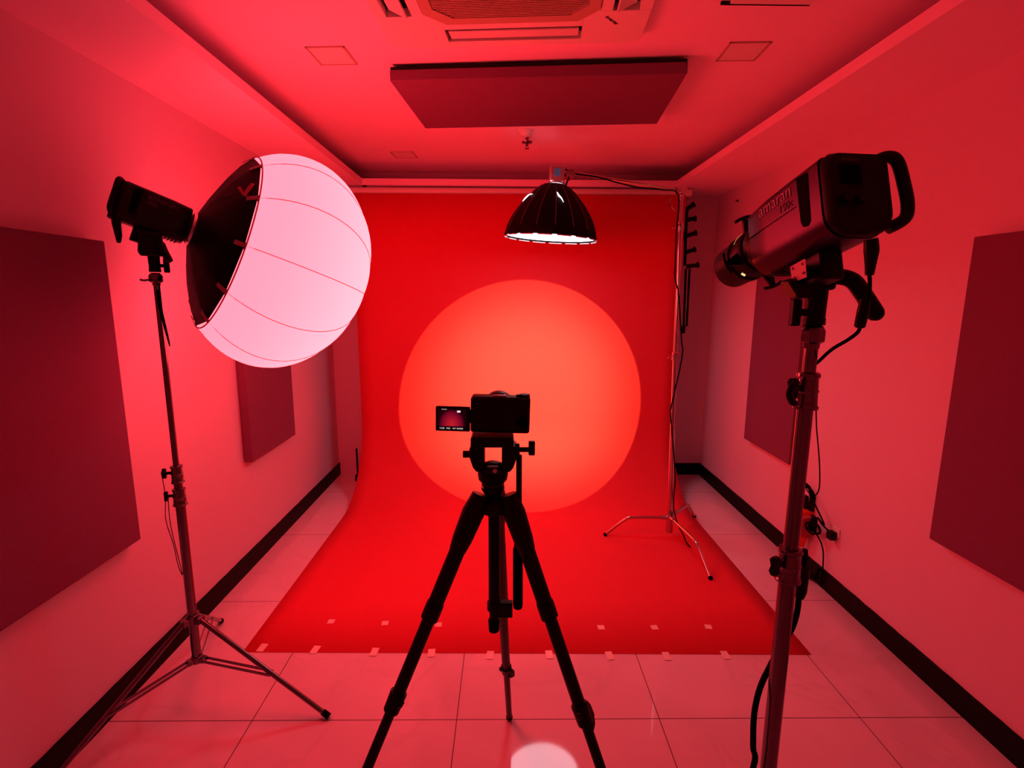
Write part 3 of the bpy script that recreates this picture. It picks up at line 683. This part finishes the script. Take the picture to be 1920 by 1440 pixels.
# ------------------------------------------------------------------ video camera on its tripod
YC = 1.03
MC = Matrix.Translation(at(937, 778, Y=YC)) @ Matrix.Rotation(R(1.2), 4, 'Y') @ Matrix.Rotation(R(-2), 4, 'Z')
vc = thing('video_camera', 'black mirrorless camera seen from behind with its screen flipped out', 'camera', M=MC)
lc(vc, 'body', blackp, MB().box((-.060, -.006, -.0375), (.062, .034, .0375)), bevel=.006, seg=4)
lc(vc, 'grip', blackr, MB().box((.036, .030, -.036), (.062, .056, .030)), bevel=.008, seg=4)
lc(vc, 'mode_dial', blackp, MB().cyl((.050, .014, .036), (.050, .014, .0425), .011, n=24))
lc(vc, 'shutter_button', blackp, MB().cyl((.037, .012, .036), (.037, .012, .0415), .005, n=18))
lc(vc, 'hot_shoe', steel, MB().box((-.014, .002, .037), (.012, .020, .0395)), bevel=.001)
ls_ = lc(vc, 'lens', blackp, MB().lathe((-.006, .030, .001), (0, 1, 0), [(0, .030), (.01, .032), (.03, .032), (.032, .034), (.05, .034), (.056, .0345)], 40))
lc(ls_, 'front_glass', glass, MB().lathe((-.006, .085, .001), (0, 1, 0), [(0, .033), (.002, .030)], 32))
lc(vc, 'control_wheel', blackr, MB().cyl((.047, -.006, -.012), (.047, -.009, -.012), .012, n=24))
hg = lc(vc, 'screen_hinge', blackp, MB().box((-.066, .0, -.020), (-.058, .008, .008)), bevel=.002)
fr_ = lc(vc, 'flip_screen', blackp, MB(Matrix.Translation((.005, 0, -.0075))).box((-.137, -.002, -.030), (-.066, .006, .022)), bevel=.002)
part(lc(fr_, 'live_view', livem, MB(Matrix.Translation((.005, 0, -.0075))).box((-.133, -.0026, -.019), (-.074, -.0019, .018))), 'lit live view of a red arch')
def ui(s, sz, x, z): text(s, sz, Matrix.Translation((.005, 0, -.0075)) @ frame((x, -.0028, z), (1, 0, 0), (0, 0, 1), (0, -1, 0)), uitext, fr_, 'screen_text', depth=.0001, local=True)
ui('1/125', .0046, -.1235, -.0235); ui('F4.0', .0046, -.1105, -.0235); ui('+0.7', .0042, -.0985, -.0235); ui('ISO500', .0042, -.0865, -.0235)
ui('No Card', .0028, -.119, .0165)
mm = MB(Matrix.Translation((.005, 0, -.0075))).box((-.0925, -.0028, .0105), (-.0855, -.0025, .0145)); part(lc(fr_, 'battery_icon', uitext, mm), 'small white battery icon')

tp = thing('camera_tripod', 'black video tripod with pan handle and lever locks in the foreground centre', 'tripod', (-.022, YC, 0))
def w(px, py, Y=YC): return at(px, py, Y=Y)
# fluid head: plate, side arms leaving a window, drum base
tx = w(925, 850).x
m = MB(); zt = w(925, 812).z; zb = w(925, 833).z
m.box((tx-.046, YC-.022, zb-.002), (tx+.042, YC+.05, zt-.004)); m.build('quick_release_plate', blackp, tp, bevel=.004)
for (x0, x1, nm) in ((882, 909, 'side_arm'), (941, 968, 'side_arm')):
    a = w(x0, 830); b = w(x1, 830); s_ = -1 if x0 < 900 else 1; zt2 = w(900, 826).z; zb2 = w(900, 880).z
    xo = a.x if s_ < 0 else b.x; xi = b.x if s_ < 0 else a.x
    ol = [(xo, zt2-.008), (xo+s_*.002, zt2-.02), (xo, zb2+.028), (xo-s_*.006, zb2+.010), (xo-s_*.012, zb2+.002), (xi, zb2-.004), (xi, zt2)]
    MB().prism(ol, (0, YC-.022, 0), (1, 0, 0), (0, 0, 1), (0, 1, 0), .05).build('side_arm', blackp, tp, bevel=.003)
zc = w(925, 850).z
MB().cyl((w(884, 852).x, YC, zc-.002), (w(868, 852).x, YC, zc-.002), .0075, n=14).build('tilt_lock', blackp, tp, bevel=.001)
MB().cyl((w(965, 848).x, YC, zc+.004), (w(974, 848).x, YC, zc+.004), .017, n=20).build('handle_rosette', blackp, tp)
MB().cyl((w(972, 843).x, YC, w(972, 843).z), (w(992, 843).x, YC, w(992, 843).z), .0055, n=12).build('handle_screw', blackp, tp)
MB().box((w(991, 840).x, YC-.006, w(991, 853).z), (w(1003, 840).x, YC+.006, w(991, 827).z)).build('handle_knob', blackp, tp, bevel=.002)
MB().cyl((tx-.016, YC-.034, w(925, 868).z), (tx-.016+.0, YC-.036, w(925, 868).z), .01, n=16)
MB().lathe((tx-.001, YC, w(925, 903).z), (0, 0, 1), [(0, .024), (.006, .030), (.018, .032), (.030, .029), (.040, .019), (.043, .012)], 32).build('pan_base', blackp, tp)
bl_ = MB().box((tx-.014, YC-.036, w(925, 878).z), (tx+.012, YC-.020, w(925, 866).z)).build('level_housing', alumd, tp, bevel=.003)
MB().cyl((tx+.004, YC-.0355, w(925, 872).z), (tx+.004, YC-.0375, w(925, 872).z), .0045, n=16).build('bubble_level', chrome, bl_)
MB().lathe((tx-.001, YC, w(925, 928).z), (0, 0, 1), [(0, .014), (.006, .020), (.014, .0245), (.020, .0245), (.022, .021), (.024, .024), (.027, .024)], 32).build('bowl', alumd, tp)
# shoulder
hub = w(930, 950); 
MB().lathe((tx+.002, YC, w(925, 962).z), (0, 0, 1), [(0, .020), (.008, .034), (.022, .036), (.030, .026), (.036, .016), (.05, .014)], 32).build('shoulder', blackp, tp)
MB().prism([(0, 0), (.018, -.002), (.026, .010), (.020, .013), (.010, .004), (0, .006)], w(941, 946, YC-.03), (1, 0, 0), (0, 0, 1), (0, 1, 0), .010).build('column_lock', blackp, tp, bevel=.002)
MB().prism([(0, 0), (-.014, -.004), (-.012, .012), (0, .008)], w(905, 944, YC-.03), (1, 0, 0), (0, 0, 1), (0, 1, 0), .012).build('angle_lock', blackp, tp, bevel=.002)
cz1 = w(925, 1128).z; ccx = w(927, 1050).x
MB().cyl((ccx, YC, cz1), (ccx, YC, w(925, 955).z), .0128, n=24).cyl((ccx-.0005, YC, w(925, 1158).z), (ccx-.0005, YC, cz1), .0105, n=24).build('centre_column', blackp, tp)
MB().cyl((ccx-.001, YC, w(925, 1160).z), (ccx-.001, YC, w(925, 1183).z), .0128, .0115, 24).build('column_end', blackr, tp, bevel=.003)
cl = MB().cyl((ccx-.001, YC, w(925, 1143).z), (ccx-.001, YC, w(925, 1127).z), .0150, n=24); cl.box((ccx+.008, YC-.008, w(950, 1155).z), (w(961, 1140).x, YC+.008, w(950, 1128).z)); cl.build('handle_catch', blackp, tp, bevel=.002)
hx0 = w(973, 850); hx1 = w(972, 1135, YC-.01)
MB().tube([hx0+V((0, -.012, 0)), w(973, 1000, YC-.016)], .0062, 14).build('pan_handle_rod', blackp, tp)
MB().tube([w(973, 985, YC-.016), w(972, 1025, YC-.015), w(971, 1030, YC-.015), w(971, 1132, YC-.014), w(971, 1139, YC-.014)], [.0068, .0095, .0105, .0108, .0095], 18).build('pan_handle_grip', blackr, tp)
FT = [V((.017, 1.774, .012)), V((-.02-.545, .775, .012)), V((-.02+.45, .80, .012))]
for i, f in enumerate(FT):
    d = V((f.x-ccx, f.y-YC, 0)).normalized(); top = V((ccx, YC, 1.212))+d*.042; L_ = (f-top).length; e = (f-top).normalized()
    P = lambda t: top+e*(L_*t)
    s_ = e.cross(V((0, 0, 1))).normalized()
    t1, t2 = (.34, .66) if i else (.44, .70)
    t1, t2 = ((.36, .672), (.185, .330), (.185, .357))[i]
    rt = (.0165, .0135, .0108)
    lg = MB().cyl(P(-.015), P(t1), rt[0], n=22).build('leg', blackp, tp)
    MB().tube([P(-.02)-e.cross(s_)*0, P(.01), P(.055), P(.075)], [.018, .0235, .021, .0175], 16).build('leg_joint', blackp, lg)
    MB().cyl(P(t1-.006), P(t2), rt[1], n=20).build('leg_middle_tube', blackp, lg)
    MB().cyl(P(t1-.022), P(t1+.004), rt[0]+.002, n=22).build('leg_sleeve', blackp, lg)
    MB().cyl(P(t2-.006), f-e*.012, rt[2], n=18).build('leg_lower_tube', blackp, lg)
    MB().ball(f+V((0, 0, .002)), .0135, 14).build('rubber_foot', blackr, lg)
    side = -1 if i == 1 else 1
    outd = s_*(1 if s_.x*side > 0 else -1)
    m = MB().cyl(P(t2)-e*.026, P(t2)+e*.016, rt[1]+.0045, rt[1]+.003, n=18)
    m.prism([(-.030, .006), (-.026, .018), (-.012, .026), (.010, .028), (.026, .018), (.030, .004), (.02, .004), (.012, .014), (-.006, .014), (-.016, .006)], P(t2)-V((0, .006, 0)), e, outd, e.cross(outd), .012)
    m.prism([(-.024, -.010), (-.020, -.024), (-.008, -.022), (.002, -.010)], P(t2), e, outd, e.cross(outd), .009)
    m.build('lever_lock', blackp, lg, bevel=.0015)

# ------------------------------------------------------------------ right side cables, power strip, wall plug
m = MB().tube([at(1633, 448, Y=.80), at(1634, 470, Y=.80), at(1632, 498, Y=.80), at(1630, 516, Y=.80)], [.0095, .0105, .0075, .0058], 16, smooth=4)
pc = thing('power_lead', 'black power lead with plug hanging from the rear of the silver light', 'cable', at(1631, 480, Y=.80))
m.build('plug', blackp, pc)
MB().tube([at(1630, 514, Y=.80), at(1631, 535, Y=.80), at(1628, 560, Y=.81), at(1620, 580, Y=.82)], .0030, 10, smooth=4).build('short_cord', blackr, pc)
MB().tube([at(1622, 562, Y=.82), at(1618, 585, Y=.82), at(1612, 611, Y=.83)], [.0078, .0088, .0082], 16, smooth=3).build('inline_connector', blackp, pc)
MB().tube([at(1613, 608, Y=.83), at(1609, 622, Y=.835), at(1590, 637, Y=.85), at(1560, 655, Y=.88), at(1537, 676, Y=.92), at(1522, 692, Y=.955), at(1515, 730, Y=.96), at(1504, 850, Y=.96), at(1497, 905, Y=.965), at(1512, 911, Y=.97), at(1522, 921, Y=.975), at(1527, 934, Y=.98)], .0030, 10, smooth=5).build('long_cord', blackr, pc)
tc_ = MB().tube([at(1530, 745, Y=.94), at(1531, 800, Y=.95), at(1536, 860, Y=.96), at(1537, 905, Y=.965), at(1533, 924, Y=.975), at(1524, 930, Y=.98), at(1514, 920, Y=.975), at(1507, 905, Y=.965)], .0012, 6, smooth=5).build('tie_cord', blackr)
tag(tc_, 'very thin dark cord looping down the right side of the near stand pole', 'cord')
ps = thing('power_strip', 'orange power strip with black plugs hanging on the right wall behind the near pole', 'power strip', at(1512, 980, Y=2.86))
YS = 2.86; KS = 2.8
def q2(a, b, dy=0): return at(a, b, Y=YS+dy)
e1 = (q2(1507, 1030)-q2(1513, 958)).normalized(); ex = V((-e1.z, 0, e1.x))
ex = -ex if ex.x < 0 else ex
c0 = q2(1511, 958)
def K(l): return [(p*KS, q*KS) for p, q in l]
m = MB().prism(K([(-.014, 0), (.016, 0), (.022, .02), (.018, .052), (.010, .060), (.004, .085), (-.012, .080), (-.022, .05), (-.020, .02)]), c0, ex, e1, (0, 1, 0), .055)
m.build('body', orangem, ps, bevel=.008)
MB().cyl(q2(1525, 931, .015), q2(1520, 957, .015), .019, n=16).build('plug', alumd, ps)
MB().tube([q2(1520, 930, .015), q2(1518, 915, .015), q2(1508, 906, .02), q2(1496, 900, .03)], .009, 10, smooth=4).build('plug_cord', blackr, ps)
MB().box((q2(1509, 955).x, YS, q2(1509, 955).z), (q2(1515, 955).x, YS+.03, q2(1515, 931).z)).build('clip', blackp, ps, bevel=.002)
MB().prism(K([(0, 0), (.02, -.004), (.034, .008), (.036, .03), (.02, .046), (0, .04)]), q2(1504, 972, -.03), (1, 0, 0), (0, 0, -1), (0, 1, 0), .05).build('adaptor', logom, ps, bevel=.006)
MB().prism(K([(0, 0), (.012, -.006), (.020, .008), (.018, .028), (.004, .030), (-.004, .02)]), q2(1521, 974, -.04), (1, 0, 0), (0, 0, -1), (0, 1, 0), .05).build('side_plug', blackp, ps, bevel=.008)
MB().tube([q2(1531, 997), q2(1541, 1010), q2(1547, 1035), q2(1548, 1062), V((XR-.03, 2.72, .10)), V((XR-.03, 2.78, .014)), V((XR-.035, 3.05, .012))], .0085, 10, smooth=4).build('side_cord', blackr, ps)
hc = thing('heavy_cable', 'thick black cable with a large connector winding round the near stand pole', 'cable', (.52, .95, 0))
MB().tube([at(1506, 1066, Y=1.00), at(1503, 1085, Y=.99), at(1501, 1108, Y=.985), at(1498, 1122, Y=.98)], [.013, .0135, .012, .008], 16, smooth=3).build('connector', blackp, hc)
MB().tube([at(1509, 1030, Y=1.0), at(1508, 1045, Y=1.0), at(1506, 1058, Y=1.0), at(1505, 1070, Y=1.0)], [.0055, .0075, .006, .0085], 12, smooth=3).build('strain_relief', blackr, hc)
MB().tube([at(1498, 1118, Y=.98), at(1494, 1150, Y=.975), at(1484, 1180, Y=.97), at(1468, 1205, Y=.965), at(1446, 1245, Y=.955), at(1425, 1290, Y=.93), at(1414, 1340, Y=.915), at(1412, 1400, Y=.91), at(1412, 1440, Y=.91), V((.49, .95, .45)), V((.50, 1.02, .2)), V((.52, 1.15, .012)), V((.60, 1.22, .008))], .0058, 12, smooth=5).build('cable', blackr, hc)
wp = thing('wall_socket', 'small wall socket low on the right wall with a black plug in it', 'wall socket', at(1567, 1000, X=XR))
c = at(1568, 998, X=XR)
MB().box((XR-.008, c.y-.035, c.z-.02), (XR, c.y+.025, c.z+.03)).build('plate', whitep, wp, bevel=.002)
wq = thing('wall_plug', 'black plug adaptor in the wall socket with coiled thin cords', 'plug', (XR-.03, c.y, c.z))
MB().box((XR-.045, c.y-.025, c.z-.04), (XR-.009, c.y+.02, c.z+.008)).build('plug_body', blackp, wq, bevel=.006)
m = MB(); cc = V((XR-.06, c.y+.10, c.z-.02))
m.tube([V((XR-.03, c.y, c.z)), V((XR-.05, c.y+.04, c.z+.02)), V((XR-.06, c.y+.08, c.z+.05)), at(1546, 985, X=XR-.06), at(1530, 950, X=XR-.06), at(1520, 930, X=XR-.08)], .0045, 8, smooth=4)
m.build('thin_cord', blackr, wq)
m = MB()
for k in range(4):
    pts = [cc+V((.012*math.sin(k*2), .05*math.cos(a)+.01*k, .028*math.sin(a)-.006*k)) for a in [2*math.pi*i/16 for i in range(17)]]
    m.tube(pts, .005, 6)
m.tube([cc+V((0, .05, 0)), V((XR-.03, c.y+.07, c.z-.1)), V((XR-.02, c.y+.05, .16)), V((XR-.02, c.y+.05, .01))], .004, 6, smooth=3)
m.build('coiled_cord', blackr, wq)
wh = MB().cyl((XR-.02, 4.22, 2.40), (XR, 4.22, 2.40), .008, n=10).build('wall_hook', steel); tag(wh, 'tiny dark hook high on the far right wall near the ceiling', 'hook')

# ------------------------------------------------------------------ left light leads
pl_ = thing('power_lead', 'black power lead hanging from the rear of the left studio light', 'cable', PL)
q = PL - nL*.092 + rL*.03 - uL*.045
MB().tube([q, q-V((0, 0, .035)), q-V((-.002, 0, .075)), q-V((0, 0, .098))], [.012, .013, .010, .005], 14, smooth=3).build('plug', blackp, pl_)
MB().tube([V((LX+.012, LY-.014, 1.66)), V((LX+.016, LY-.018, 1.60)), V((LX+.026, LY-.012, 1.50)), V((LX+.030, LY-.010, 1.46))], [.005, .006, .004, .002], 10, smooth=4).build('cord_end', blackr, pl_)
tc2 = MB().tube([V((LX-.045, LY-.02, .99)), at(310, 930, Y=LY), at(311, 975, Y=LY-.01), at(325, 1020, Y=LY-.01), at(334, 1060, Y=LY-.01), at(342, 1078, Y=LY-.018), at(338, 1060, Y=LY-.012), at(320, 985, Y=LY), at(315, 930, Y=LY-.01)], .0014, 6, smooth=5).build('tie_cord', blackr)
tag(tc2, 'very thin cord looped below the knob of the left stand', 'cord')

# printed mark on the skirt facing the camera
lcam = ML.inverted() @ V((0, 0, CAMH))
# skirt prints: laid on the facet that faces the camera
def edge_print(px, py):
    best = None
    for k in range(0, 360, 1):
        for j in range(20):
            tt = .3+.68*j/19; p, r = skirt_pt(R(k), tt); v = cam.matrix_world.inverted() @ (ML @ p); x = 960+FPX*v.x/-v.z; y = 720-FPX*v.y/-v.z
            pn = V((math.cos(R(k)), -.8, math.sin(R(k))))
            if pn.dot(lcam-p) > 0:
                e = (x-px)**2+(y-py)**2
                if best is None or e < best[0]: best = (e, R(k), tt)
    return best[1], best[2]
def skin(phi_, tt, off=.003):
    p, r = skirt_pt(phi_, tt); q, _ = skirt_pt(phi_, tt+.03 if tt < .96 else tt-.03); e = (q-p).normalized() * (1 if tt < .96 else -1)
    s_ = V((-math.sin(phi_), 0, math.cos(phi_))); nn = e.cross(s_); nn = -nn if nn.y > 0 else nn
    return p+nn.normalized()*off
def print_shape(pixels, m, name):
    pts = [skin(*edge_print(*p)) for p in pixels]; low = [skin(*edge_print(*p), -.002) for p in pixels]; n = len(pts)
    mb = MB().add(pts+low, [tuple(range(n)), tuple(range(2*n-1, n-1, -1))]+[(i, (i+1) % n, n+(i+1) % n, n+i) for i in range(n)])
    return lc(sk_, name, m, mb)
print_shape([(448, 353), (452, 350), (460, 362), (459.5, 368), (457, 367)], logom, 'mark')
print_shape([(459.5, 368), (460, 362), (471, 345), (476, 344), (465, 366)], logom, 'mark')
for a_, b_ in ((400, 376), (405, 374.5), (410, 372.5), (415, 371), (420, 368.5), (425, 366.5), (430, 364.5)):
    print_shape([(a_, b_-1.6), (a_+3, b_-2.4), (a_+3, b_+.8), (a_, b_+1.4)], letterd, 'faint_lettering')
